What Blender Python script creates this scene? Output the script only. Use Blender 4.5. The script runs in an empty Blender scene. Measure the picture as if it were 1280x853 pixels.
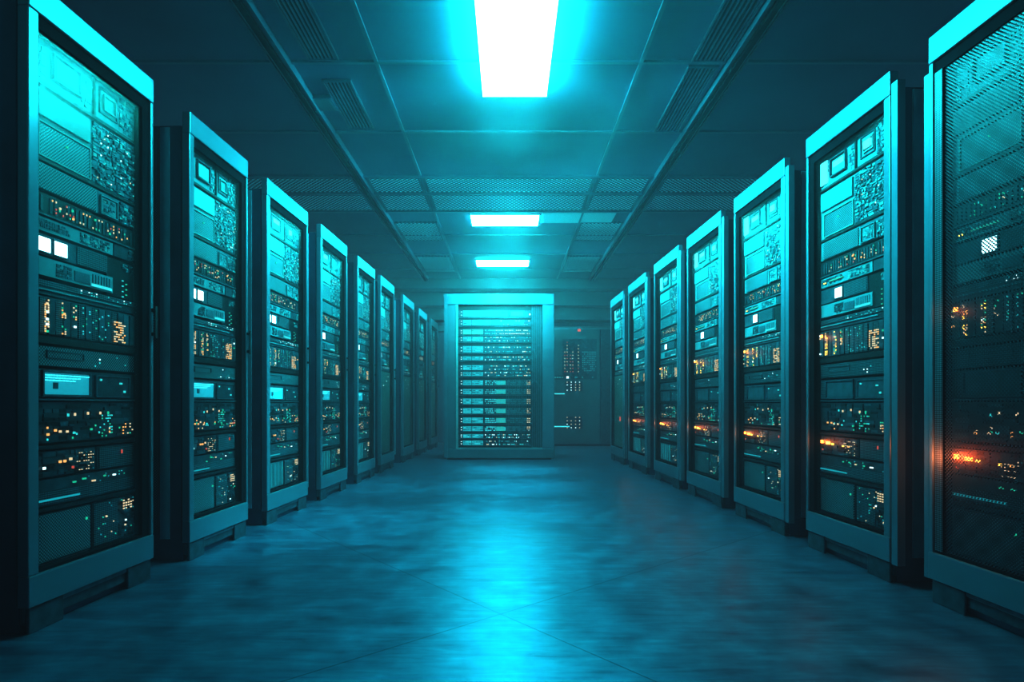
import bpy, math, random

scene = bpy.context.scene
col = scene.collection
PI = math.pi

# ------------------------------------------------------------------ helpers
class MB:
    """collects boxes / prisms / quads with material slots and links them as one mesh"""
    def __init__(self):
        self.v = []; self.f = []; self.m = []; self.mats = []
    def slot(self, mat):
        if mat not in self.mats: self.mats.append(mat)
        return self.mats.index(mat)
    def box(self, x0, x1, y0, y1, z0, z1, mat):
        if x1 < x0: x0, x1 = x1, x0
        if z1 < z0: z0, z1 = z1, z0
        b = len(self.v)
        self.v += [(x0,y0,z0),(x1,y0,z0),(x1,y1,z0),(x0,y1,z0),(x0,y0,z1),(x1,y0,z1),(x1,y1,z1),(x0,y1,z1)]
        self.f += [(b,b+3,b+2,b+1),(b+4,b+5,b+6,b+7),(b,b+1,b+5,b+4),(b+1,b+2,b+6,b+5),(b+2,b+3,b+7,b+6),(b+3,b,b+4,b+7)]
        self.m += [self.slot(mat)] * 6
        return self
    def prism(self, pts, z0, z1, mat):
        """pts counter-clockwise in xy, extruded in z"""
        b = len(self.v); n = len(pts)
        self.v += [(p[0], p[1], z0) for p in pts] + [(p[0], p[1], z1) for p in pts]
        self.f.append(tuple(b + i for i in reversed(range(n))))
        self.f.append(tuple(b + n + i for i in range(n)))
        for i in range(n):
            j = (i + 1) % n
            self.f.append((b+i, b+j, b+n+j, b+n+i))
        self.m += [self.slot(mat)] * (n + 2)
        return self
    def mesh(self, name):
        me = bpy.data.meshes.new(name)
        me.from_pydata(self.v, [], self.f)
        for m in self.mats: me.materials.append(m)
        me.polygons.foreach_set('material_index', self.m)
        me.update()
        return me
    def build(self, name, parent=None, loc=None, bevel=0):
        o = bpy.data.objects.new(name, self.mesh(name))
        col.objects.link(o)
        if parent: o.parent = parent
        if loc: o.location = loc
        if bevel:
            md = o.modifiers.new('bevel', 'BEVEL'); md.width = bevel; md.segments = 2; md.limit_method = 'ANGLE'
        return o

def empty(name, loc=(0,0,0), rz=0.0):
    o = bpy.data.objects.new(name, None); col.objects.link(o)
    o.location = loc; o.rotation_euler = (0,0,rz); o.empty_display_size = .1
    return o

def tag(o, label=None, cat=None, group=None, kind=None):
    if label: o['label'] = label
    if cat: o['category'] = cat
    if group: o['group'] = group
    if kind: o['kind'] = kind
    return o

# ------------------------------------------------------------------ materials
def new_mat(name):
    m = bpy.data.materials.new(name); m.use_nodes = True
    nt = m.node_tree
    return m, nt, nt.nodes, nt.links, nt.nodes['Principled BSDF']

def solid(name, c, rough=.5, metal=0.0, vary=.15, scale=12, spec=.5, bump=0.0):
    m, nt, N, L, P = new_mat(name)
    tc = N.new('ShaderNodeTexCoord'); no = N.new('ShaderNodeTexNoise')
    no.inputs['Scale'].default_value = scale; no.inputs['Detail'].default_value = 4
    L.new(tc.outputs['Object'], no.inputs['Vector'])
    rp = N.new('ShaderNodeValToRGB')
    a = [max(0, k*(1-vary)) for k in c]; b = [k*(1+vary) for k in c]
    rp.color_ramp.elements[0].position = .3; rp.color_ramp.elements[0].color = (*a, 1)
    rp.color_ramp.elements[1].position = .7; rp.color_ramp.elements[1].color = (*b, 1)
    L.new(no.outputs['Fac'], rp.inputs['Fac']); L.new(rp.outputs['Color'], P.inputs['Base Color'])
    P.inputs['Roughness'].default_value = rough; P.inputs['Metallic'].default_value = metal
    P.inputs['Specular IOR Level'].default_value = spec
    if bump:
        bp = N.new('ShaderNodeBump'); bp.inputs['Strength'].default_value = bump; bp.inputs['Distance'].default_value = .005
        L.new(no.outputs['Fac'], bp.inputs['Height']); L.new(bp.outputs['Normal'], P.inputs['Normal'])
    return m

def glow(name, c, strength, base=(.02,.02,.02), sampled=False):
    m, nt, N, L, P = new_mat(name)
    P.inputs['Base Color'].default_value = (*base, 1)
    P.inputs['Emission Color'].default_value = (*c, 1)
    P.inputs['Emission Strength'].default_value = strength
    P.inputs['Roughness'].default_value = .4
    if not sampled: m.cycles.emission_sampling = 'NONE'
    return m

def perforated(name, hole, metal_c, pitch=.008, thr=.15, axes='XZ', rough=.4, emis=0, alpha=False, stagger=True):
    """dot pattern: holes of one colour in sheet of another; optionally truly open holes"""
    m, nt, N, L, P = new_mat(name)
    tc = N.new('ShaderNodeTexCoord'); sp = N.new('ShaderNodeSeparateXYZ')
    L.new(tc.outputs['Object'], sp.inputs[0])
    k = 2 * PI / pitch
    def math_(op, a, b=None):
        n = N.new('ShaderNodeMath'); n.operation = op
        for i, s in enumerate((a, b)):
            if s is None: continue
            if isinstance(s, (int, float)): n.inputs[i].default_value = s
            else: L.new(s, n.inputs[i])
        return n.outputs[0]
    A = sp.outputs[axes[0]]; B = sp.outputs[axes[1]]
    if stagger:
        s1 = math_('SINE', math_('MULTIPLY', math_('ADD', A, B), k*.7)); s2 = math_('SINE', math_('MULTIPLY', math_('SUBTRACT', A, B), k*.7))
    else:
        s1 = math_('SINE', math_('MULTIPLY', A, k)); s2 = math_('SINE', math_('MULTIPLY', B, k))
    pr = math_('ADD', s1, s2)
    g = math_('GREATER_THAN', pr, thr)
    if alpha:
        P.inputs['Base Color'].default_value = (*metal_c, 1)
        inv = math_('SUBTRACT', 1.0, g); L.new(inv, P.inputs['Alpha'])
    else:
        mx = N.new('ShaderNodeMix'); mx.data_type = 'RGBA'
        L.new(g, mx.inputs[0]); mx.inputs[6].default_value = (*metal_c, 1); mx.inputs[7].default_value = (*hole, 1)
        L.new(mx.outputs[2], P.inputs['Base Color'])
        if emis:
            L.new(mx.outputs[2], P.inputs['Emission Color']); P.inputs['Emission Strength'].default_value = emis
            m.cycles.emission_sampling = 'NONE'
    P.inputs['Roughness'].default_value = rough; P.inputs['Metallic'].default_value = .2
    return m

M = {}
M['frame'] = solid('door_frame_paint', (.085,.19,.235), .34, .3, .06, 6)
M['frame_shaded'] = solid('door_frame_paint_shaded', (.06,.15,.18), .4, .2, .08, 6)  # darker copy of the door frame paint, shade put into the colour
M['body'] = solid('cabinet_paint', (.03,.06,.10), .42, .2, .25, 5)
M['body_edge'] = solid('cabinet_edge_metal', (.2,.48,.56), .35, .5, .1, 8)
M['gasket'] = solid('rubber_gasket', (.004,.010,.014), .9, 0, .2, 20, .1)
M['dark'] = solid('unit_dark_metal', (.03,.07,.09), .45, .2, .3, 25)
M['black'] = solid('shelf_black', (.008,.014,.018), .5, 0, .3, 15)
M['mid'] = solid('unit_mid_metal', (.05,.12,.15), .4, .2, .25, 30)
M['lite'] = solid('unit_light_panel', (.13,.27,.30), .5, 0, .15, 10, .2)
M['pale'] = solid('unit_pale_plastic', (.26,.40,.40), .55, 0, .08, 14, .2)
M['mesh'] = perforated('unit_mesh_grille', (.008,.02,.028), (.15,.30,.34), .0085, -.1)
M['meshdark'] = perforated('unit_dark_mesh_grille', (.008,.015,.02), (.09,.19,.23), .0075, -.1, stagger=False)
M['sidemesh'] = perforated('cabinet_side_perforation', (.006,.015,.02), (.06,.14,.18), .009, -.1, axes='YZ')
M['tanmesh'] = perforated('lower_door_mesh', (.05,.08,.085), (.20,.22,.20), .006, .1)
M['doormesh'] = perforated('open_door_mesh', (0,0,0), (.03,.065,.085), .0095, -.25, alpha=True)
M['screen'] = glow('display_screen', (.04,.5,.6), .28, (.1,.35,.4))
M['screentext'] = glow('display_text', (.12,.9,1), .9)
M['window'] = glow('lit_window', (.62,.98,1), 2.6)
M['reflectglow'] = glow('painted_reflection', (.30,.95,.92), .42, (.3,.6,.6))  # emission standing in for whitish reflections on the trays
M['windowdim'] = glow('lit_window_dim', (.1,.8,.85), .6)
M['amber'] = glow('lamp_amber', (1,.52,.20), .75)
M['warm'] = glow('lamp_warm', (1,.76,.50), .58)
M['green'] = glow('lamp_green', (.05,.95,.6), .42)
M['cyan'] = glow('lamp_cyan', (.1,.95,.95), .5)
M['white'] = glow('lamp_white', (.75,1,1), 1.0)
M['red'] = glow('lamp_red', (1,.2,.15), .45)
M['orange'] = glow('lamp_orange', (1,.30,.05), 4.0)
M['yellow'] = glow('lamp_yellow', (1,.62,.12), 1.6)
M['tealglow'] = glow('backlit_teal', (.03,.58,.66), .42, (.03,.09,.10))
M['tealglow2'] = glow('backlit_teal_dim', (.02,.40,.46), .26, (.04,.1,.11))
M['greenglow'] = glow('backlit_green', (.08,.68,.50), .45, (.03,.09,.08))
M['panel'] = glow('ceiling_light_diffuser', (.036,.98,1.0), 30, (.5,.9,.9), sampled=True)
M['panel_small'] = glow('small_light_diffuser', (.034,.98,1.0), 48, (.5,.9,.9), sampled=True)
M['fixture'] = solid('fixture_frame', (.10,.22,.26), .4, .3, .1, 8)

def glass():
    m = bpy.data.materials.new('door_glass'); m.use_nodes = True
    nt = m.node_tree; N = nt.nodes; L = nt.links
    for n in list(N): N.remove(n)
    out = N.new('ShaderNodeOutputMaterial'); mix = N.new('ShaderNodeMixShader')
    tr = N.new('ShaderNodeBsdfTransparent'); gl = N.new('ShaderNodeBsdfGlossy'); fr = N.new('ShaderNodeFresnel')
    no = N.new('ShaderNodeTexNoise'); tc = N.new('ShaderNodeTexCoord'); mr = N.new('ShaderNodeMapRange')
    L.new(tc.outputs['Object'], no.inputs['Vector']); no.inputs['Scale'].default_value = 5
    L.new(no.outputs['Fac'], mr.inputs['Value']); mr.inputs['To Min'].default_value = .22; mr.inputs['To Max'].default_value = .36
    L.new(mr.outputs['Result'], gl.inputs['Roughness'])
    fr.inputs['IOR'].default_value = 1.3
    tr.inputs['Color'].default_value = (.93,.98,.98,1); gl.inputs['Color'].default_value = (.7,1,1,1)
    sc_ = N.new('ShaderNodeMath'); sc_.operation = 'MULTIPLY'; sc_.inputs[1].default_value = .045
    L.new(fr.outputs[0], sc_.inputs[0]); L.new(sc_.outputs[0], mix.inputs[0]); L.new(tr.outputs[0], mix.inputs[1]); L.new(gl.outputs[0], mix.inputs[2])
    L.new(mix.outputs[0], out.inputs['Surface'])
    return m
M['glass'] = glass()

def floor_mat():
    m, nt, N, L, P = new_mat('polished_floor')
    tc = N.new('ShaderNodeTexCoord'); mp = N.new('ShaderNodeMapping')
    L.new(tc.outputs['Object'], mp.inputs['Vector'])
    n1 = N.new('ShaderNodeTexNoise'); n1.inputs['Scale'].default_value = 7; n1.inputs['Detail'].default_value = 8; n1.inputs['Roughness'].default_value = .62
    L.new(mp.outputs[0], n1.inputs['Vector'])
    mp2 = N.new('ShaderNodeMapping'); mp2.inputs['Rotation'].default_value = (0,0,.12); mp2.inputs['Scale'].default_value = (1.2, 9, 1)
    L.new(tc.outputs['Object'], mp2.inputs['Vector'])
    n2 = N.new('ShaderNodeTexNoise'); n2.inputs['Scale'].default_value = 3.0; n2.inputs['Detail'].default_value = 6; n2.inputs['Distortion'].default_value = 1.2
    L.new(mp2.outputs[0], n2.inputs['Vector'])
    def mth(op, a, b=None, c=None):
        n = N.new('ShaderNodeMath'); n.operation = op
        for i, s in enumerate((a, b, c)):
            if s is None: continue
            if isinstance(s, (int, float)): n.inputs[i].default_value = s
            else: L.new(s, n.inputs[i])
        return n.outputs[0]
    # large diagonal slab joints
    mp3 = N.new('ShaderNodeMapping'); mp3.vector_type = 'TEXTURE'
    mp3.inputs['Location'].default_value = (-.03, 2.11, 0); mp3.inputs['Rotation'].default_value = (0,0,math.radians(40.5))
    L.new(tc.outputs['Object'], mp3.inputs['Vector'])
    sp = N.new('ShaderNodeSeparateXYZ'); L.new(mp3.outputs[0], sp.inputs[0])
    def joint(s):
        a = mth('ABSOLUTE', mth('SUBTRACT', mth('FRACT', mth('ADD', mth('DIVIDE', s, 2.4), .5)), .5))
        return mth('LESS_THAN', a, .0010)
    J = mth('MAXIMUM', joint(sp.outputs[0]), joint(sp.outputs[1]))
    fac = mth('ADD', mth('MULTIPLY', n1.outputs['Fac'], .55), mth('MULTIPLY', n2.outputs['Fac'], .45))
    rp = N.new('ShaderNodeValToRGB')
    rp.color_ramp.elements[0].position = .35; rp.color_ramp.elements[0].color = (.016,.10,.17,1)
    rp.color_ramp.elements[1].position = .68; rp.color_ramp.elements[1].color = (.065,.30,.42,1)
    L.new(fac, rp.inputs['Fac'])
    mx = N.new('ShaderNodeMix'); mx.data_type = 'RGBA'; L.new(mth('MULTIPLY', J, .6), mx.inputs[0])
    L.new(rp.outputs[0], mx.inputs[6]); mx.inputs[7].default_value = (.006,.02,.03,1)
    L.new(mx.outputs[2], P.inputs['Base Color'])
    mr = N.new('ShaderNodeMapRange'); mr.inputs['From Min'].default_value = .38; mr.inputs['From Max'].default_value = .62
    mr.inputs['To Min'].default_value = .34; mr.inputs['To Max'].default_value = .45
    L.new(fac, mr.inputs['Value']); L.new(mr.outputs[0], P.inputs['Roughness'])
    bp = N.new('ShaderNodeBump'); bp.inputs['Strength'].default_value = .10; bp.inputs['Distance'].default_value = .003
    L.new(mth('SUBTRACT', fac, J), bp.inputs['Height']); L.new(bp.outputs[0], P.inputs['Normal'])
    P.inputs['Specular IOR Level'].default_value = 1.0; P.inputs['Metallic'].default_value = .6
    return m
M['floor'] = floor_mat()
M['ceil'] = solid('ceiling_tile', (.06,.13,.20), .55, 0, .12, 1.5, .4)
M['wall'] = solid('wall_paint', (.04,.10,.15), .6, 0, .15, 2)
M['beam'] = solid('beam_paint', (.07,.15,.18), .5, 0, .15, 3)
M['rail'] = solid('ceiling_rail_metal', (.06,.14,.19), .35, .4, .1, 4)
M['tbar'] = solid('ceiling_joint', (.07,.16,.22), .4, .2, .1, 4)
M['slot'] = solid('vent_dark_slot', (.006,.014,.018), .7, 0, .2, 10)
M['perf'] = perforated('ceiling_perforation', (.01,.03,.04), (.6,.95,1.0), .035, -.1, axes='XY')

# ------------------------------------------------------------------ room shell
XW, YB, YF, ZC = 4.2, -2.5, 11.5, 3.03
def structure(name, mb, bevel=0):
    o = mb.build(name, bevel=bevel); o['kind'] = 'structure'; return o
structure('floor', MB().box(-XW, XW, YB, YF, -.1, 0, M['floor']))
structure('ceiling', MB().box(-XW, XW, YB, YF, ZC + .02, ZC + .12, M['ceil']))
structure('wall_left', MB().box(-XW-.1, -XW, YB, YF, 0, ZC+.02, M['wall']))
structure('wall_right', MB().box(XW, XW+.1, YB, YF, 0, ZC+.02, M['wall']))
structure('wall_back', MB().box(-XW-.1, XW+.1, YF, YF+.1, 0, ZC+.02, M['wall']))
structure('wall_front', MB().box(-XW-.1, XW+.1, YB-.1, YB, 0, ZC+.02, M['wall']))
# stepped bulkheads over the far end
n = 1
for (y0, y1, z0, z1) in ((10.45, 10.75, 2.86, 3.05), (10.85, 11.1, 2.62, 3.05), (11.2, 11.5, 2.40, 3.05), (11.38, 11.5, 2.2, 2.3)):
    structure('trim_%d' % n, MB().box(-XW, XW, y0, y1, z0, z1, M['beam']), bevel=.01); n += 1
# long rails and thin joints of the ceiling grid
for x in (-1.50, 1.50):
    b = MB().box(x-.055, x+.055, YB, 10.4, ZC-.02, ZC+.02, M['rail']).box(x-.018, x+.018, YB, 10.4, ZC-.045, ZC-.018, M['gasket'])
    b.box(x-.055, x-.045, YB, 10.4, ZC-.035, ZC-.02, M['rail']).box(x+.045, x+.055, YB, 10.4, ZC-.035, ZC-.02, M['rail'])
    structure('trim_%d' % n, b); n += 1
for x in (-3.0, -.88, .88, 3.0):
    structure('trim_%d' % n, MB().box(x-.012, x+.012, YB, 10.44, ZC+.004, ZC+.02, M['tbar'])); n += 1
for y in (.9, 1.87, 2.85, 3.83, 4.81, 7.75, 8.73, 9.71):
    structure('trim_%d' % n, MB().box(-XW, XW, y-.012, y+.012, ZC+.006, ZC+.02, M['tbar'])); n += 1
for y in (5.745, 6.21, 6.78):
    structure('trim_%d' % n, MB().box(-XW, XW, y-.022, y+.022, ZC-.005, ZC+.02, M['tbar'])); n += 1

# ------------------------------------------------------------------ ceiling fittings
def perf_panel(x0, x1, y0, y1, label):
    t = empty('perforated_ceiling_panel', ((x0+x1)/2, (y0+y1)/2, ZC+.02))
    tag(t, label, 'ceiling panel', 'perforated ceiling panels')
    hx, hy = (x1-x0)/2, (y1-y0)/2
    MB().box(-hx, hx, -hy, hy, -.012, -.002, M['perf']).build('perforated_sheet', t)
    f = MB()
    f.box(-hx, hx, -hy, -hy+.02, -.018, -.001, M['rail']).box(-hx, hx, hy-.02, hy, -.018, -.001, M['rail'])
    f.box(-hx, -hx+.02, -hy, hy, -.018, -.001, M['rail']).box(hx-.02, hx, -hy, hy, -.018, -.001, M['rail'])
    f.build('panel_frame', t)
cols = ((-2.98,-1.57,'left of the left rail'), (-1.43,-.9,'between the left rail and left thin joint'), (-.86,.86,'centred over the aisle'),
        (.9,1.43,'between the right thin joint and right rail'), (1.57,2.98,'right of the right rail'))
for (x0, x1, w) in cols:
    perf_panel(x0, x1, 5.77, 6.185, 'perforated ceiling panel %s, nearer strip of the band' % w)
    perf_panel(x0, x1, 6.235, 6.755, 'perforated ceiling panel %s, farther strip of the band' % w)
perf_panel(-1.43, -.9, 7.2, 8.0, 'lone perforated ceiling panel left of the nearer small ceiling light')
perf_panel(.9, 1.43, 7.2, 8.0, 'lone perforated ceiling panel right of the nearer small ceiling light')
perf_panel(-1.43, -.9, 8.85, 9.9, 'lone perforated ceiling panel left of the farthest ceiling light')
perf_panel(.9, 1.43, 8.85, 9.9, 'lone perforated ceiling panel right of the farthest ceiling light')

def slot_vent(x0, x1, y0, y1, label):
    t = empty('ceiling_vent', ((x0+x1)/2, (y0+y1)/2, ZC+.02)); tag(t, label, 'ceiling vent', 'slotted ceiling vents')
    hx, hy = (x1-x0)/2, (y1-y0)/2
    MB().box(-hx, hx, -hy, hy, -.006, -.001, M['slot']).build('backing', t)
    f = MB()
    f.box(-hx-.012, hx+.012, -hy-.012, -hy, -.02, -.001, M['rail']).box(-hx-.012, hx+.012, hy, hy+.012, -.02, -.001, M['rail'])
    f.box(-hx-.012, -hx, -hy, hy, -.02, -.001, M['rail']).box(hx, hx+.012, -hy, hy, -.02, -.001, M['rail'])
    f.build('vent_frame', t)
    s = MB(); k = 0
    ns = 7
    for i in range(ns):
        x = -hx + (i+.5)*2*hx/ns
        s.box(x-.005, x+.005, -hy, hy, -.016, -.004, M['tbar'])
    s.build('slats', t)
slot_vent(-1.31, -1.13, 2.9, 3.78, 'slotted ceiling vent on the left, cut by the top of the photo')
slot_vent(-1.30, -1.12, 4.05, 4.72, 'short slotted ceiling vent on the left beside a small square plate')
slot_vent(1.22, 1.42, 2.9, 3.80, 'slotted ceiling vent on the right, cut by the top of the photo')
slot_vent(1.22, 1.40, 3.88, 4.78, 'long slotted ceiling vent on the right, next farther one')
pl = MB().box(-.07, .07, -.09, .09, -.03, 0, M['rail']).box(-.055, .055, -.075, .075, -.034, -.03, M['beam']).build('ceiling_access_plate', None, (-1.39+.0, 4.33, ZC+.02), bevel=.004)
pl.location = (-1.38, 4.33, ZC+.02)
tag(pl, 'small square plate on the ceiling beside the short left vent', 'ceiling plate')

def ceiling_light(x0, x1, y0, y1, mat, label, drop=.05):
    t = empty('ceiling_light', ((x0+x1)/2, (y0+y1)/2, ZC+.02)); tag(t, label, 'ceiling light', 'ceiling light panels')
    hx, hy = (x1-x0)/2, (y1-y0)/2
    MB().box(-hx-.01, hx+.01, -hy-.01, hy+.01, -.012, -.001, M['fixture']).build('fixture_frame', t)
    MB().box(-hx, hx, -hy, hy, -.014-drop, -.013, mat).build('diffuser', t)
ceiling_light(-.185, .268, 2.7, 4.08, M['panel'], 'long bright white light panel on the ceiling nearest the camera', .09)
ceiling_light(-.46, .365, 6.92, 7.30, M['panel_small'], 'small white ceiling light just beyond the perforated band', .012)
ceiling_light(-.52, .32, 9.10, 9.46, M['panel_small'], 'smallest white ceiling light farthest down the aisle', .010)
dp = MB().box(-.44, .44, -.2, .2, -.012, 0, glow('dim_diffuser', (.02,.5,.55), .16, (.15,.35,.38))).build('dim_ceiling_panel', None, (.84, 7.02, ZC+.02))
tag(dp, 'dim cyan ceiling panel right of the nearer small light', 'ceiling panel')

# ------------------------------------------------------------------ rack contents
lamp_cache = {}
def lamp(parent, x, z, color, w=.007, h=.007, y=.0):
    """one status light as its own sub-part"""
    if w < .03: w *= .8; h *= .8
    key = (color, round(w,4), round(h,4))
    if key not in lamp_cache:
        lamp_cache[key] = MB().box(-w/2, w/2, -.003, .002, -h/2, h/2, M[color]).mesh('status_light')
    o = bpy.data.objects.new('status_light', lamp_cache[key]); col.objects.link(o)
    o.parent = parent; o.location = (x, y, z)
    return o

def circuit(mb, rnd, x0, x1, z0, z1, y, mats, minw=.012, minh=.010, depth=.008, fill=.85, first=True):
    """recursive split into small raised blocks: the look of crowded electronics"""
    if first: minw, minh = minw*1.0, minh*.75
    w, h = x1-x0, z1-z0
    if (w < minw*2 and h < minh*2) or (w*h < minw*minh*9 and rnd.random() < .25):
        if rnd.random() < fill:
            g = min(w, h)*.13
            mb.box(x0+g, x1-g, y - rnd.uniform(.001, depth), y + .002, z0+g, z1-g, rnd.choice(mats))
        return
    if w/minw > h/minh:
        c = x0 + w*rnd.uniform(.3,.7)
        circuit(mb, rnd, x0, c, z0, z1, y, mats, minw, minh, depth, fill, False); circuit(mb, rnd, c, x1, z0, z1, y, mats, minw, minh, depth, fill, False)
    else:
        c = z0 + h*rnd.uniform(.3,.7)
        circuit(mb, rnd, x0, x1, z0, c, y, mats, minw, minh, depth, fill, False); circuit(mb, rnd, x0, x1, c, z1, y, mats, minw, minh, depth, fill, False)

def ring(mb, x0, x1, z0, z1, y, t, mat, d=.006):
    mb.box(x0, x1, y-d, y, z0, z0+t, mat).box(x0, x1, y-d, y, z1-t, z1, mat)
    mb.box(x0, x0+t, y-d, y, z0+t, z1-t, mat).box(x1-t, x1, y-d, y, z0+t, z1-t, mat)

YU = .052   # plane of the unit faces behind the door
def U(u): return -.275 + .55*u
def Zv(v): return 2.06 - 1.86*v

def unit(parent, name, u0, u1, v0, v1, mat, y=YU):
    """a rack unit: its own box from the face back into the cabinet"""
    mb = MB(); mb.box(U(u0)+.001, U(u1)-.001, y, .42, Zv(v1)+.001, Zv(v0)-.001, mat)
    return mb

def dots(mb, rnd, u0, u1, v0, v1, nu, nv, colors, y, p=.6, w=.0045, h=.006):
    for i in range(nu):
        for j in range(nv):
            if rnd.random() < p:
                x = U(u0 + (i+.5)*(u1-u0)/nu); z = Zv(v0 + (j+.5)*(v1-v0)/nv)
                mb.box(x-w/2, x+w/2, y-.002, y+.001, z-h/2, z+h/2, M[rnd.choice(colors)])

def rack_contents(root, seed, side, hot, upper_only=False, meshy=False):
    R = random.Random(seed)
    LT = [M['lite'], M['lite'], M['mid'], M['pale'], M['dark']]
    MD = [M['mid'], M['dark'], M['lite'], M['dark']]
    DK = [M['dark'], M['dark'], M['mid'], M['black']]
    y = YU
    grille = M['mesh']
    def shelf(v, t=.008, mat='black'):
        MB().box(U(0)-.004, U(1)+.004, y-.008, .42, Zv(v)-t/2, Zv(v)+t/2, M[mat]).build('shelf', root)
    # row 1: two open trays
    mb = unit(root, '', 0, .545, 0, .085, M['lite'])
    ring(mb, U(.18), U(.42), Zv(.068), Zv(.018), y, .005, M['mid'], .014)
    mb.box(U(.21), U(.40), y-.008, y, Zv(.062), Zv(.026), M['mesh'] if seed % 2 else M['pale'])
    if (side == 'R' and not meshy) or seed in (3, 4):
        mb.box(U(.02), U(.13), y-.009, y, Zv(.075), Zv(.012), M['reflectglow']).box(U(.225), U(.385), y-.010, y, Zv(.045), Zv(.030), M['reflectglow'])  # whitish reflections painted as glowing patches
    circuit(mb, R, U(.01), U(.14), Zv(.08), Zv(.01), y, [M['lite'], M['mid'], M['pale']], .02, .02, .006, .7)
    circuit(mb, R, U(.44), U(.54), Zv(.08), Zv(.008), y, [M['lite'], M['mid'], M['pale']], .014, .014, .006, .7)
    mb.build('server_unit', root)
    mb = unit(root, '', .56, 1, 0, .085, M['lite'])
    ring(mb, U(.61), U(.80), Zv(.07), Zv(.015), y, .006, M['dark'], .006)
    ring(mb, U(.65), U(.78), Zv(.06), Zv(.026), y, .004, M['pale'], .009)
    circuit(mb, R, U(.82), U(.99), Zv(.082), Zv(.006), y, LT, .010, .009)
    if (side == 'R' and not meshy) or seed == 3: mb.box(U(.66), U(.75), y-.011, y, Zv(.05), Zv(.032), M['reflectglow'])  # another reflection painted as a glowing patch
    mb.build('server_unit', root)
    MB().box(U(.545), U(.56), y-.01, .42, Zv(.085), Zv(0), M['black']).build('divider', root)
    shelf(.089, .012)
    # row 2: smooth cover over a grille box, crowded board to its right
    mb = unit(root, '', 0, .53, .096, .228, M['lite'])
    mb.box(U(.03), U(.51), y-.010, y, Zv(.150), Zv(.102), M['pale'] if side == 'L' else M['lite'])
    ring(mb, U(.07), U(.52), Zv(.226), Zv(.160), y, .004, M['pale'], .008)
    mb.box(U(.085), U(.51), y-.005, y, Zv(.223), Zv(.165), grille)
    o = mb.build('server_unit', root)
    lamp(o, U(.30), Zv(.185), 'green', .012, .008, y-.006)
    mb = unit(root, '', .53, 1, .096, .228, M['mid'])
    circuit(mb, R, U(.54), U(.99), Zv(.226), Zv(.098), y, LT+[M['mid']], .012, .009, .010)
    dots(mb, R, .56, .98, .105, .22, 12, 9, ['cyan','white','cyan','warm'], y-.009, .16)
    mb.build('server_unit', root)
    shelf(.232, .010)
    # row 3
    mb = unit(root, '', 0, .60, .237, .288, M['lite'])
    mb.box(U(.06), U(.58), y-.004, y, Zv(.286), Zv(.240), grille); mb.build('server_unit', root)
    mb = unit(root, '', .60, 1, .237, .288, M['mid'])
    ring(mb, U(.62), U(.80), Zv(.285), Zv(.245), y, .004, M['lite'], .008)
    mb.box(U(.64), U(.78), y-.004, y, Zv(.281), Zv(.249), M['lite'])
    circuit(mb, R, U(.65), U(.77), Zv(.279), Zv(.251), y-.003, LT, .008, .007, .006)
    circuit(mb, R, U(.82), U(.99), Zv(.286), Zv(.240), y, LT, .011, .008); mb.build('server_unit', root)
    # row 4: dark switch with warm ports
    mb = unit(root, '', 0, 1, .293, .333, M['black'])
    for i in range(26):
        if R.random() < .8:
            x = U(.03+i*.037); mb.box(x-.006, x+.006, y-.003, y, Zv(.328), Zv(.299), M['dark'])
    dots(mb, R, .14, .92, .299, .327, 26, 4, ['warm','amber','warm','green','red'] if not meshy else ['green','cyan','green'], y-.004, .30, .004, .007)
    o = mb.build('network_switch', root)
    for k in range(5): lamp(o, U(R.uniform(.2,.9)), Zv(R.uniform(.303,.323)), R.choice(['warm','amber','green']), .008, .010, y-.005)
    shelf(.335, .005, 'mid')
    # row 5: bright label strip
    mb = unit(root, '', 0, .76, .338, .366, M['lite'])
    circuit(mb, R, U(.03), U(.34), Zv(.360), Zv(.343), y, [M['dark'], M['mid']], .007, .010, .003, .8)
    circuit(mb, R, U(.43), U(.72), Zv(.363), Zv(.342), y, [M['dark'], M['mid'], M['pale']], .008, .006, .003, .8)
    o = mb.build('server_unit', root)
    if side == 'R':
        lamp(o, U(.26), Zv(.352), 'greenglow', .11, .007, y-.004); lamp(o, U(.08), Zv(.354), 'yellow', .025, .005, y-.004)
    mb = unit(root, '', .77, 1, .338, .366, M['dark']); circuit(mb, R, U(.92), U(.99), Zv(.364), Zv(.340), y, LT, .01, .008); mb.build('server_unit', root)
    # row 6: lit square windows
    mb = unit(root, '', 0, .70, .371, .411, M['mid'])
    mb.box(U(.40), U(.69), y-.003, y, Zv(.409), Zv(.373), M['meshdark'])
    o = mb.build('server_unit', root)
    wins = ((.04,.17),(.20,.31)) if side == 'L' else ((.24,.35),)
    for (a, b) in wins:
        f = MB(); ring(f, U(a)-.006, U(b)+.006, Zv(.404)-.006, Zv(.378)+.006, y, .005, M['mid'], .006)
        f.box(U(a), U(b), y-.004, y-.001, Zv(.404), Zv(.378), M['window']).build('lit_window', o)
    mb = unit(root, '', .70, 1, .371, .455, M['black'], y+.004)
    circuit(mb, R, U(.86), U(.98), Zv(.394), Zv(.376), y+.004, LT, .010, .008); mb.build('server_unit', root)
    o = root.children[-1]
    for k in range(7): lamp(o, U(.87 + .04*(k % 2)), Zv(.415+.006*k), R.choice(['green','green','cyan']), .008, .006, y+.002)
    # row 7: light drive drawer with a glowing bar
    mb = unit(root, '', 0, .76, .414, .450, M['lite'])
    circuit(mb, R, U(.22), U(.36), Zv(.446), Zv(.420), y, [M['dark'], M['mid']], .008, .006, .003)
    mb.box(U(.38), U(.52), y-.003, y, Zv(.444), Zv(.424), M['mid'])
    for k in range(7): mb.box(U(.55+.028*k), U(.557+.028*k), y-.002, y, Zv(.438), Zv(.420), M['mid'])
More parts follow.
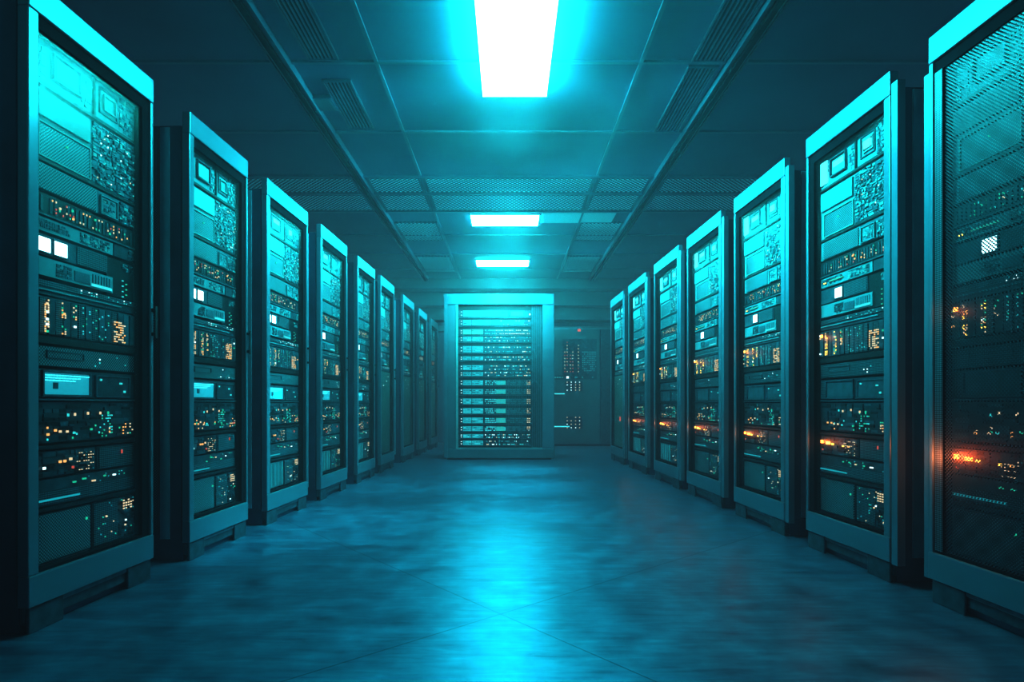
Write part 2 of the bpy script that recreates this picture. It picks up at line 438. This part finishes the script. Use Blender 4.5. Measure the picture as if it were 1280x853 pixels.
    o = mb.build('drive_drawer', root)
    lamp(o, U(.635), Zv(.443), 'windowdim', .11, .010, y-.003)
    # row 8: thin patch rows
    mb = unit(root, '', 0, 1, .457, .486, M['dark'])
    mb.box(U(.01), U(.99), y-.003, y, Zv(.470), Zv(.458), M['meshdark'])
    mb.box(U(.02), U(.84), y-.006, y, Zv(.4775), Zv(.4745), M['lite'])
    dots(mb, R, .4, .98, .459, .469, 24, 2, ['white','cyan','cyan'], y-.004, .35, .004, .004); mb.build('patch_panel', root)
    if upper_only:
        mb = MB(); mb.box(U(0), U(1), y-.01, .42, Zv(.998), Zv(.492), M['tanmesh'])
        o = mb.build('lower_mesh_panel', root)
        for k in range(3): lamp(o, U(R.uniform(.3,.8)), Zv(.52+.03*k), 'white', .012, .012, y-.011)
        if side == 'R': lamp(o, U(.55), Zv(.80), 'red', .06, .06, y-.011)
        return
    # row 9: blades
    mb = unit(root, '', 0, 1, .488, .563, M['dark'])
    for k in range(15):
        a = .015 + k*.065
        mb.box(U(a), U(a+.055), y-.006 - R.random()*.004, y, Zv(.560), Zv(.492), R.choice([M['mid'], M['dark'], M['dark'], M['meshdark']]))
    cl = ['warm','warm','amber'] if side == 'L' else ['amber','yellow','warm']
    dots(mb, R, .10, .15, .494, .558, 2, 14, cl, y-.011, .65, .005, .006)
    dots(mb, R, .24, .29, .494, .558, 2, 14, cl+['green'], y-.011, .55, .005, .006)
    dots(mb, R, .34, .38, .494, .53, 2, 8, cl+['green'], y-.011, .55, .005, .006)
    dots(mb, R, .42, .70, .494, .558, 9, 12, ['cyan','green','cyan','windowdim'], y-.011, .22, .004, .005)
    dots(mb, R, .74, .87, .510, .558, 6, 9, ['warm','warm','amber'], y-.011, .75, .007, .006)
    o = mb.build('blade_chassis', root)
    for k in range(8): lamp(o, U(R.choice([.03,.125,.265,.36,.92])), Zv(R.uniform(.495,.556)), R.choice(['warm','amber','white','green']), .011, .010, y-.012)
    if hot: lamp(o, U(.05), Zv(.502), 'orange', .020, .018, y-.012)
    shelf(.571, .026)
    # row 10: mesh strip with slot
    mb = unit(root, '', 0, 1, .582, .622, M['dark'])
    mb.box(U(.0), U(.99), y-.003, y, Zv(.620), Zv(.584), M['mesh'] if side == 'L' else M['meshdark'])
    ring(mb, U(.14), U(.46), Zv(.605), Zv(.590), y-.003, .003, M['mid'], .004)
    dots(mb, R, .5, .95, .588, .617, 10, 4, ['cyan','white'], y-.004, .12); mb.build('server_unit', root)
    # row 11: display screens
    mb = unit(root, '', 0, 1, .626, .682, M['dark']); mb.box(U(0), U(.09), y-.003, y, Zv(.680), Zv(.628), M['meshdark'])
    o = mb.build('console_unit', root)
    s = MB(); ring(s, U(.10), U(.52), Zv(.679), Zv(.629), y, .006, M['mid'], .010)
    s.box(U(.112), U(.508), y-.004, y-.001, Zv(.675), Zv(.633), M['screen'] if side == 'L' else M['mid'])
    for r in range(3 if side == 'L' else 0):
        x = U(.125)
        while x < U(.50 - .07*r):
            w = R.uniform(.004,.016); s.box(x, x+w, y-.006, y-.004, Zv(.638+.005*r)-.002, Zv(.638+.005*r)+.002, M['screentext']); x += w+.004
    if side == 'L': s.box(U(.19), U(.23), y-.006, y-.004, Zv(.664), Zv(.652), M['mid'])
    s.build('display_screen', o)
    s = MB(); ring(s, U(.57), U(.93), Zv(.679), Zv(.632), y, .005, M['mid'], .008)
    s.box(U(.58), U(.92), y-.004, y-.001, Zv(.676), Zv(.636), M['dark'] if side == 'L' else M['mid']); s2 = s.build('display_screen', o)
    lamp(o, U(.62), Zv(.642), 'cyan', .010, .010, y-.006); lamp(o, U(.83), Zv(.648), 'cyan', .016, .010, y-.006); lamp(o, U(.87), Zv(.666), 'cyan', .012, .012, y-.006)
    if side == 'R': lamp(o, U(.97), Zv(.65), 'orange', .008, .008, y-.004)
    shelf(.685, .006, 'mid')
    # row 12
    mb = unit(root, '', 0, 1, .689, .768, M['dark'])
    circuit(mb, R, U(.02), U(.98), Zv(.765), Zv(.692), y, DK, .03, .014, .006)
    dots(mb, R, .12, .9, .735, .765, 22, 4, ['amber','warm','green','cyan'] , y-.007, .08, .006, .008)
    dots(mb, R, .60, .74, .715, .765, 7, 8, ['green','cyan'], y-.007, .35, .005, .006)
    dots(mb, R, .84, .97, .735, .763, 5, 4, ['warm','amber','green'], y-.007, .5, .006, .006)
    o = mb.build('server_unit', root)
    for u, c in ((.31,'cyan'), (.37,'warm'), (.49,'warm'), (.61,'warm'), (.69,'green')): lamp(o, U(u), Zv(.713+R.uniform(-.004,.004)), c, .008, .014, y-.007)
    for u, c in ((.14,'amber'), (.20,'amber'), (.24,'warm'), (.30,'warm'), (.36,'cyan'), (.52,'green'), (.93,'red')):
        if R.random() < .85: lamp(o, U(u), Zv(.748+R.uniform(-.004,.004)), c, .011, .011, y-.008)
    shelf(.776, .014)
    # row 13
    mb = unit(root, '', 0, .58, .783, .834, M['dark']); circuit(mb, R, U(.02), U(.57), Zv(.832), Zv(.785), y, DK, .024, .012, .006)
    dots(mb, R, .38, .55, .79, .83, 8, 7, ['warm','warm','tealglow2'], y-.007, .45, .004, .004)
    o = mb.build('server_unit', root)
    for u, v, c, w in ((.03,.813,'amber',.022), (.11,.815,'white',.012), (.24,.806,'amber',.012), (.28,.806,'amber',.012), (.33,.803,'warm',.014), (.35,.82,'red',.010)):
        if side == 'L' and R.random() < .9: lamp(o, U(u), Zv(v), c, w, .012, y-.008)
    if hot:
        lamp(o, U(.05), Zv(.800), 'orange', .022, .020, y-.009); lamp(o, U(.15), Zv(.802), 'orange', .032, .014, y-.009); lamp(o, U(.22), Zv(.804), 'yellow', .020, .012, y-.009)
        lamp(o, U(.38), Zv(.806), 'yellow', .014, .010, y-.009); lamp(o, U(.46), Zv(.806), 'amber', .016, .010, y-.009)
        lamp(o, U(.06), Zv(.822), 'red', .010, .010, y-.009)
    mb = unit(root, '', .59, 1, .783, .834, M['dark']); mb.box(U(.61), U(.97), y-.004, y, Zv(.831), Zv(.787), M['meshdark']); o = mb.build('server_unit', root)
    lamp(o, U(.84), Zv(.80), 'red', .006, .020, y-.006)
    mb = unit(root, '', 0, 1, .837, .888, M['dark']); mb.box(U(.02), U(.98), y-.003, y, Zv(.886), Zv(.860), M['meshdark'])
    mb.box(U(.0), U(.42), y-.006, y, Zv(.879), Zv(.875), M['tealglow'])
    dots(mb, R, .35, .97, .84, .86, 22, 3, ['tealglow','green','cyan'], y-.004, .16, .004, .004); o = mb.build('server_unit', root)
    for u, c in ((.37,'green'), (.46,'green'), (.55,'warm'), (.66,'green'), (.76,'white')):
        lamp(o, U(u), Zv(.852+R.uniform(-.005,.005)), c, R.uniform(.008,.026), .008, y-.005)
    shelf(.894, .014)
    # row 14: two mesh drive bays
    mb = unit(root, '', 0, .53, .902, .996, M['dark']); mb.box(U(.01), U(.52), y-.004, y, Zv(.993), Zv(.905), M['mesh']); o = mb.build('drive_bay', root)
    lamp(o, U(.48), Zv(.93), 'green', .008, .012, y-.006)
    if seed in (3, 4, 5, 15, 16):
        dots(mb, R, .02, .5, .905, .99, 12, 9, ['tealglow'], y-.005, .3, .012, .014)
        mb2 = MB()
        for k in range(5): mb2.box(U(.06+.1*k), U(.09+.1*k+R.random()*.03), y-.007, y-.004, Zv(.99), Zv(.908), M['tealglow2'])
        mb2.build('backlit_strips', o)
    mb = unit(root, '', .55, 1, .902, .996, M['dark']); mb.box(U(.56), U(.80), y-.004, y, Zv(.993), Zv(.905), M['meshdark'])
    circuit(mb, R, U(.81), U(.99), Zv(.993), Zv(.905), y, DK, .012, .01)
    dots(mb, R, .84, .95, .908, .932, 4, 4, ['warm'], y-.009, .9, .008, .006)
    dots(mb, R, .58, .97, .905, .99, 18, 12, ['tealglow','tealglow','warm','green'], y-.009, .09, .004, .005)
    o = mb.build('drive_bay', root)
    for k in range(3): lamp(o, U(R.uniform(.6,.97)), Zv(R.uniform(.935,.985)), R.choice(['warm','white','green']), .008, .009, y-.009)

# ------------------------------------------------------------------ rack cabinet
W = .66; H = 2.2
def make_rack(x, y, rz, seed, side, label, group, sx=1.0, hot=False, upper_only=False, meshy=False):
    t = empty('server_rack', (x, y, 0), rz); t.scale = (sx, 1, 1)
    tag(t, label, 'server rack', group)
    h = W/2; D = 1.0
    b = MB()
    b.box(-h, -h+.02, .045, D, .10, 2.13, M['body']).box(h-.02, h, .045, D, .10, 2.13, M['body'])
    b.box(-h+.02, h-.02, .045, D, 2.10, 2.13, M['body']).box(-h+.02, h-.02, .045, D, .10, .13, M['body'])
    b.box(-h+.02, h-.02, D-.02, D, .13, 2.10, M['black'])
    b.build('cabinet_body', t)
    for s in (-1, 1):
        # side panel details: corner bar and perforated field on the outside of each side
        xx = s*h
        a, c = (xx, xx+.008) if s > 0 else (xx-.008, xx)
        MB().box(a, c, .10, .145, .11, 2.12, M['body_edge']).build('corner_bar', t)
        MB().box(a+.002, c-.002, .16, D-.03, .14, 2.09, M['sidemesh']).build('side_panel', t)
    p = MB()
    p.box(-h+.01, h-.01, .04, D, 0, .10, M['body'])
    p.box(-h+.01, h-.01, .02, .04, .03, .088, M['dark'])
    p.box(-h+.01, -h+.16, .008, .02, .0, .088, M['dark']).box(h-.16, h-.01, .008, .02, .0, .088, M['dark'])
    p.box(-h+.16, h-.16, .012, .02, .07, .088, M['mid'])
    p.build('plinth', t, bevel=.004)
    d = MB()
    d.box(-h, h, 0, .04, H-.105, H, M['frame'])
    d.box(-h, h, 0, .04, .09, .195, M['frame'])
    wl, wr = (.045, .018) if side == 'L' else (.020, .042)
    gl, gr = (.010, .045) if side == 'L' else (.040, .010)
    d.box(-h, -h+wl, .002, .04, .195, H-.105, M['frame']).box(h-wr, h, .002, .04, .195, H-.105, M['frame'])
    door = d.build('door_frame', t, bevel=.004)
    g = MB()
    g.box(-h+wl, h-wr, .012, .048, H-.15, H-.105, M['gasket']).box(-h+wl, h-wr, .012, .048, .195, .205, M['gasket'])
    g.box(-h+wl, -h+wl+gl, .012, .048, .205, H-.15, M['gasket']).box(h-wr-gr, h-wr, .012, .048, .205, H-.15, M['gasket'])
    g.build('gasket', door)
    MB().box(-h+wl+gl, h-wr-gr, .018, .021, .205, H-.15, M['doormesh'] if meshy else M['glass']).build('door_mesh' if meshy else 'glass_pane', door)
    # narrow trim strip along the outer side of the door
    if side == 'R':
        MB().box(h+.003, h+.040, .006, .04, .085, H-.06, M['frame']).build('edge_trim', door)
    if meshy:
        MB().box(-h-.035, -h-.006, .012, .04, .085, H-.13, M['frame']).build('edge_trim', door)
        MB().box(-h+.022, -h+.058, .008, .0115, .205, H-.15, M['meshdark']).build('inner_mesh_strip', door)
    hx = h-.009 if side == 'L' else -h+.010
    if side == 'L':
        hb = MB(); hb.box(hx-.008, hx+.008, -.018, -.012, 1.06, 1.20, M['black']).box(hx-.007, hx+.007, -.013, .003, 1.07, 1.085, M['black']).box(hx-.007, hx+.007, -.013, .003, 1.175, 1.19, M['black'])
        hb.build('door_handle', door, bevel=.002)
    rack_contents(t, seed, side, hot, upper_only, meshy)
    return t

# left row: near/far distances of each door; the row closes in slightly with distance
ords = ['nearest', 'second', 'third', 'fourth', 'fifth', 'sixth', 'seventh', 'eighth', 'ninth and farthest']
left = [(1.908,2.543), (2.81,3.39), (3.636,4.30), (4.563,5.22), (5.53,6.15), (6.38,7.02), (7.50,8.20), (8.55,9.23), (9.60,10.30)]
KL = .0389
for i, (a, b) in enumerate(left):
    yc = (a+b)/2; xc = -(1.566 + KL*(2.543-yc))
    if i == 0: lab = 'nearest server rack of the left row, two white square windows lit'
    elif i < 5: lab = '%s server rack from the camera in the left row' % ords[i]
    elif i < 8: lab = '%s server rack in the left row, dim plain lower panel' % ords[i]
    else: lab = 'farthest server rack of the left row, beside the wide central cabinet'
    make_rack(xc, yc, PI/2 - KL, i+1, 'L', lab, 'server racks of the left row', sx=(b-a)/W, upper_only=i >= 5)
right = [(1.58,2.253), (2.467,3.115), (3.34,4.02), (4.24,4.96), (5.17,5.93), (6.23,7.0), (7.24,7.99)]
KR = .0403
for i, (a, b) in enumerate(right):
    yc = (a+b)/2; xc = 1.631 - KR*(yc-2.467)
    if i == 0: lab = 'server rack cut by the right edge of the photo, with mesh door'
    elif i == 6: lab = 'farthest server rack of the right row, plain lower panel with red glow'
    else: lab = '%s server rack from the camera in the right row, orange lamps lit' % ords[i]
    make_rack(xc, yc, -PI/2 + KR, i+11, 'R', lab, 'server racks of the right row', sx=(b-a)/W, hot=i < 6, upper_only=i == 6, meshy=i == 0)

# ------------------------------------------------------------------ wide central cabinet
def central():
    S = 90.8; Y = 7.93
    def X(px): return (px-636)/S
    def Z(py): return .771 + (505-py)/S
    x0, x1 = X(555), X(693); z1 = Z(367)
    cx = (x0+x1)/2
    t = empty('central_server_cabinet', (cx, Y, 0))
    tag(t, 'wide server cabinet standing alone at the far end of the aisle', 'server cabinet')
    def lx(px): return X(px)-cx
    hw = (x1-x0)/2; D = .9
    b = MB(); b.box(-hw+.02, -hw+.05, .06, D, .02, z1-.02, M['body']).box(hw-.05, hw-.02, .06, D, .02, z1-.02, M['body'])
    b.box(-hw+.05, hw-.05, .06, D, z1-.06, z1-.02, M['body']).box(-hw+.05, hw-.05, .06, D, .02, .06, M['body']).box(-hw+.05, hw-.05, D-.02, D, .06, z1-.06, M['black'])
    b.build('cabinet_body', t)
    MB().box(-hw+.04, hw-.04, .04, D-.02, 0, .02, M['black']).build('plinth', t)
    ix0, ix1, iz0, iz1 = lx(570), lx(678), Z(561), Z(381)
    d = MB()
    d.box(-hw, hw, 0, .06, iz1, z1, M['frame']).box(-hw, hw, 0, .06, .02, iz0, M['frame_shaded'])  # bottom rail and left stile take the paint with shade in it
    d.box(-hw, ix0, .004, .06, iz0, iz1, M['frame_shaded']).box(ix1, hw, .004, .06, iz0, iz1, M['frame'])
    dr = d.build('door_frame', t, bevel=.008)
    MB().box(-hw, -hw+.05, -.012, -.001, .03, z1-.005, M['frame']).build('edge_trim', dr)
    MB().box(ix0, ix0+.028, -.01, .02, iz0, iz1, M['pale']).build('inner_trim', dr)
    MB().box(ix0, ix1, -.004, .02, iz0-.015, iz0+.012, M['lite']).build('lower_trim', dr)
    MB().box(ix0+.028, ix1, .026, .029, iz0+.012, iz1, M['glass']).build('glass_pane', dr)
    R = random.Random(77); y = .07
    # vertical cable ribs to the right
    rb = MB(); rb.box(lx(664.5), ix1+.01, y+.012, .4, iz0, iz1, M['dark'])
    for px in (665.5, 668, 670.5, 673, 675.5): rb.box(lx(px), lx(px)+.011, y-.004, y+.012, iz0, iz1, M['mid'])
    rb.build('cable_ribs', t)
    ct = MB(); ct.box(ix0, lx(664.4), y+.01, .5, iz0, iz1, M['black']); ct.build('mounting_frame', t)
    rows = [(387,396,'big'), (399,406.5,'second'), (411,418,'green'), (420,427,'std'), (432,441,'std'), (445,450.5,'thin'), (456,463,'std'), (464.5,470.5,'std'),
            (475,482,'grid'), (486,493.5,'grid'), (498,506,'grid'), (510,518,'grid'), (522,530,'grid'), (533,540,'grid'), (543,548.5,'std'), (551,557.5,'std')]
    for (p0, p1, kind) in rows:
        za, zb = Z(p1), Z(p0); mb = MB()
        mb.box(ix0+.03, lx(664), y, .5, za, zb, M['dark'])
        mb.box(ix0+.03, lx(664), y-.008, y, za-.012, za-.004, M['mid'])
        o = mb.build('server_unit', t)
        for k in range(2): lamp(o, lx(576.2), za + (zb-za)*(.3+.45*k), 'white', .016, .014, y-.003)
        right_px = {'big': 635, 'second': 614}.get(kind, 603.5)
        g = 'greenglow' if kind == 'green' else 'tealglow'
        c = MB(); c.box(lx(578.2), lx(right_px), y-.012, y, za+.005, zb-.004, M[g])
        if kind not in ('big',):
            c.box(lx(589), lx(589.8), y-.014, y-.010, za, zb, M['dark'])
            for r in range(2):
                zz = za + (zb-za)*(.36+.34*r)
                x = lx(579)
                while x < lx(right_px-2):
                    w = R.uniform(.01,.05); c.box(x, x+w, y-.0135, y-.011, zz-.005, zz+.004, M[R.choice(['tealglow2','dark','windowdim'])]); x += w + R.uniform(.006,.02)
        else:
            for k in range(3): c.box(lx(627+2*k), lx(628.4+2*k), y-.0135, y-.011, zb-.045, zb-.022, M['dark'])
        c.build('backlit_panel', o)
        e = MB()
        if kind == 'big':
            e.box(lx(637.5), lx(656), y-.006, y, za+.01, zb-.01, M['tealglow2'])
            for k in range(7): e.box(lx(639+2.2*k), lx(640.3+2.2*k), y-.008, y-.005, za+.022, zb-.022, M['windowdim'])
            e.box(lx(661.5), lx(663.3), y-.006, y, za+.03, za+.055, M['white'])
        else:
            if kind == 'second':
                e.box(lx(615), lx(655), y-.006, y, za+.008, zb-.008, M['tealglow2']); s0 = 622
            else: s0 = 606
            ny = 3 if kind == 'grid' else 2
            lim = 663
            for j in range(ny):
                px = s0
                while px < lim:
                    zz = za + (zb-za)*(.2+.6*j/(ny-1))
                    if kind == 'green': m_ = 'warm' if px > 618 else 'cyan'; p = .85
                    elif kind == 'grid':
                        m_ = 'greenglow' if 619 < px < 632 else ('windowdim' if px < 619 else ('tealglow2' if px < 657 else 'warm')); p = .85
                    else: m_ = R.choice(['windowdim','cyan','tealglow','warm','white']); p = .5
                    if R.random() < p: e.box(lx(px), lx(px)+R.choice([.009,.013,.017]), y-.006, y, zz-.007, zz+.007, M[m_])
                    px += 1.75 if kind != 'green' else 2.3
            if kind == 'grid': e.box(lx(620), lx(632), y-.004, y, za+.012, zb-.012, M['tealglow'])
        e.build('port_lights', o)
    # fine column grid over the lower right
    gm = MB()
    px = 633
    while px < 663: gm.box(lx(px), lx(px)+.006, y-.016, y-.012, Z(559), Z(474), M['mid']); px += 2.3
    gm.build('grid_bars', t)
central()

# ------------------------------------------------------------------ cabinet against the far wall
def back_cabinet():
    S = 68.6; Y = 10.5
    def X(px): return (px-636)/S
    def Z(py): return .771 + (505-py)/S
    x0, x1 = X(676), X(772); cx = (x0+x1)/2; z1 = Z(410)
    t = empty('wall_server_cabinet', (cx, Y, 0)); tag(t, 'dark server cabinet against the far wall with small red and white lamps', 'server cabinet')
    def lx(px): return X(px)-cx
    hw = (x1-x0)/2
    MB().box(-hw, hw, .03, .85, .03, z1-.01, M['body']).build('cabinet_body', t, bevel=.006)
    MB().box(-hw+.03, hw-.03, .06, .8, 0, .03, M['black']).build('plinth', t)
    dm = solid('far_door_paint', (.05,.12,.14), .4, .1, .1, 3)
    fr = MB(); fr.box(-hw, lx(750), 0, .03, .04, z1, dm); fr.build('door_panel', t, bevel=.004)
    fr = MB(); fr.box(lx(751), hw, .004, .03, .04, z1, M['dark']); fr.build('side_door_panel', t, bevel=.004)
    MB().box(-hw, hw, -.006, .0, z1-.03, z1, M['frame']).build('top_trim', t)
    ring_mb = MB(); ring(ring_mb, lx(690), lx(746), Z(509), Z(490), 0, .012, M['mid'], .006); ring_mb.build('blank_bay', t)
    R = random.Random(5)
    lg = MB().box(lx(703), lx(746), -.004, 0, Z(470), Z(424), M['dark']).build('lamp_panel', t)
    for px in (706, 709, 713, 716, 723):
        for r in range(10):
            if R.random() < (.95 if px in (709, 723) or r > 2 else .15): lamp(lg, lx(px), Z(428+4.1*r), 'red' if R.random() < .35 else 'warm', .02, .018, -.005)
    cg = MB().box(lx(727), lx(746.5), -.0045, 0, Z(467.5), Z(440), M['dark']).build('lamp_panel', t)
    for px in range(728, 746, 2):
        for r in range(10):
            if R.random() < .8: lamp(cg, lx(px)+.009, Z(441+2.6*r)+.01, 'tealglow', .018, .02, -.006)
    b2 = MB().box(lx(692), lx(746), -.004, 0, Z(474.5), Z(469.5), M['dark']).build('lamp_strip', t)
    for px in range(694, 706, 3): lamp(b2, lx(px), Z(472), 'cyan', .025, .016, -.006)
    lamp(b2, lx(709.5), Z(472), 'white', .044, .04, -.006)
    for px in (719, 721, 728, 741): lamp(b2, lx(px), Z(472), 'tealglow', .02, .028, -.006)
    for (za, zb) in ((478, 488), (522, 535)):
        lg = MB().box(lx(707), lx(728), -.004, 0, Z(zb+1), Z(za-1), M['dark']).build('lamp_panel', t)
        for px in (709, 714, 719.5, 724.5):
            for r in range(4):
                if R.random() < .85: lamp(lg, lx(px), Z(za + (zb-za)*r/3), 'warm' if R.random() < .6 else 'white', .024, .016, -.005)
    for py, xr in ((492.5, 706), (533.5, 712)):
        MB().box(lx(690), lx(xr), -.012, 0, Z(py+.8), Z(py-.8), M['windowdim']).build('light_bar', t)
    lamp(t, lx(724), Z(413), 'red', .06, .05, -.008)
back_cabinet()

# ------------------------------------------------------------------ light, haze, camera
def area(name, loc, size, energy, color, rot=(0,0,0)):
    d = bpy.data.lights.new(name, 'AREA'); d.shape = 'RECTANGLE'; d.size, d.size_y = size; d.energy = energy; d.color = color
    o = bpy.data.objects.new(name, d); col.objects.link(o); o.location = loc; o.rotation_euler = rot
    return o
# spots added without fixtures; the first set brightens the upper rack fronts
def spot(loc, target, energy, deg, blend=1.0, size=.12, color=(.03,.97,1)):
    from mathutils import Vector
    d = bpy.data.lights.new('added_spot', 'SPOT'); d.energy = energy; d.spot_size = math.radians(deg); d.spot_blend = blend; d.shadow_soft_size = size; d.color = color
    o = bpy.data.objects.new('added_spot', d); col.objects.link(o); o.location = loc
    o.rotation_euler = (Vector(target) - Vector(loc)).to_track_quat('-Z', 'Y').to_euler()
for yy, e in ((2.9, 150), (4.2, 210), (5.6, 190), (7.1, 190), (8.6, 190)):
    for sx in (-1, 1): spot((-sx*.3, yy, 2.88), (sx*1.5, yy, 2.25), e*(2.6 if sx > 0 and yy < 3 else 2.1 if sx > 0 else 1.8 if yy > 3 else .75), 70)
spot((-.13, 5.6, 2.7), (-.13, 7.93, 2.1), 420, 48)  # added spot brightening the central cabinet's top rail and stiles
for yy, e in ((1.9, 42), (2.9, 60), (4.2, 200), (5.4, 420), (6.7, 420)):
    spot((.03, yy, 2.85), (.03, yy, 0), e, 30)  # downward spots added without fixtures to brighten the middle of the floor
spot((.9, 4.0, 2.9), (-1.5, 3.7, .1), 560, 34)  # added, like the next one, to brighten the left row's bottom rails
spot((.9, 5.4, 2.9), (-1.5, 5.3, .1), 360, 30)
for sx in (-1, 1): spot((0, -1.3, 2.3), (sx*2.1, 3.2, 1.7), 90, 50)  # unseen spots added behind the camera to light faces turned towards it
def lamp_glow(rx, ry, z, e):
    d = bpy.data.lights.new('lamp_glow', 'POINT'); d.energy = e; d.color = (1,.16,.05); d.shadow_soft_size = .01; d.specular_factor = .02
    o = bpy.data.objects.new('lamp_glow', d); col.objects.link(o); o.location = (rx, ry, z)
for i, (a, b) in enumerate(right[:6]):
    y_ = b - .07; x_ = 1.631 - KR*(y_-2.467) - .035
    lamp_glow(x_, y_, .57, 1.2 if i == 0 else .3)
    if i < 4: lamp_glow(x_, y_, 1.12, .12)
w = bpy.data.worlds.new('world'); scene.world = w; w.use_nodes = True
N = w.node_tree.nodes; L = w.node_tree.links
bg = N['Background']; bg.inputs[0].default_value = (.01,.05,.08,1); bg.inputs[1].default_value = .2
vs = N.new('ShaderNodeVolumeScatter'); vs.inputs['Density'].default_value = .023; vs.inputs['Color'].default_value = (.5,.9,1,1); vs.inputs['Anisotropy'].default_value = .55
em = N.new('ShaderNodeEmission'); em.inputs[0].default_value = (.50,.70,1,1); em.inputs[1].default_value = .0040  # haze given a faint glow of its own to lift dark areas
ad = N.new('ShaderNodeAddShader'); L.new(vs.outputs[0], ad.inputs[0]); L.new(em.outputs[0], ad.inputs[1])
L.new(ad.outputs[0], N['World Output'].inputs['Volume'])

cam = bpy.data.cameras.new('camera'); co = bpy.data.objects.new('camera', cam); col.objects.link(co)
co.location = (0, 0, .771); co.rotation_euler = (PI/2, 0, 0)
cam.sensor_width = 36; cam.lens = 720/1280*36
cam.shift_x = 4/1280; cam.shift_y = 78.5/1280
cam.clip_start = .05; cam.clip_end = 60
scene.camera = co

scene.view_settings.view_transform = 'Standard'
scene.view_settings.look = 'None'
scene.view_settings.exposure = .95
scene.view_settings.gamma = .63
c = scene.cycles
c.use_denoising = True
c.max_bounces = 6; c.diffuse_bounces = 3; c.glossy_bounces = 3; c.transparent_max_bounces = 12; c.volume_bounces = 0
c.sample_clamp_indirect = 4; c.sample_clamp_direct = 0
c.volume_step_rate = 2
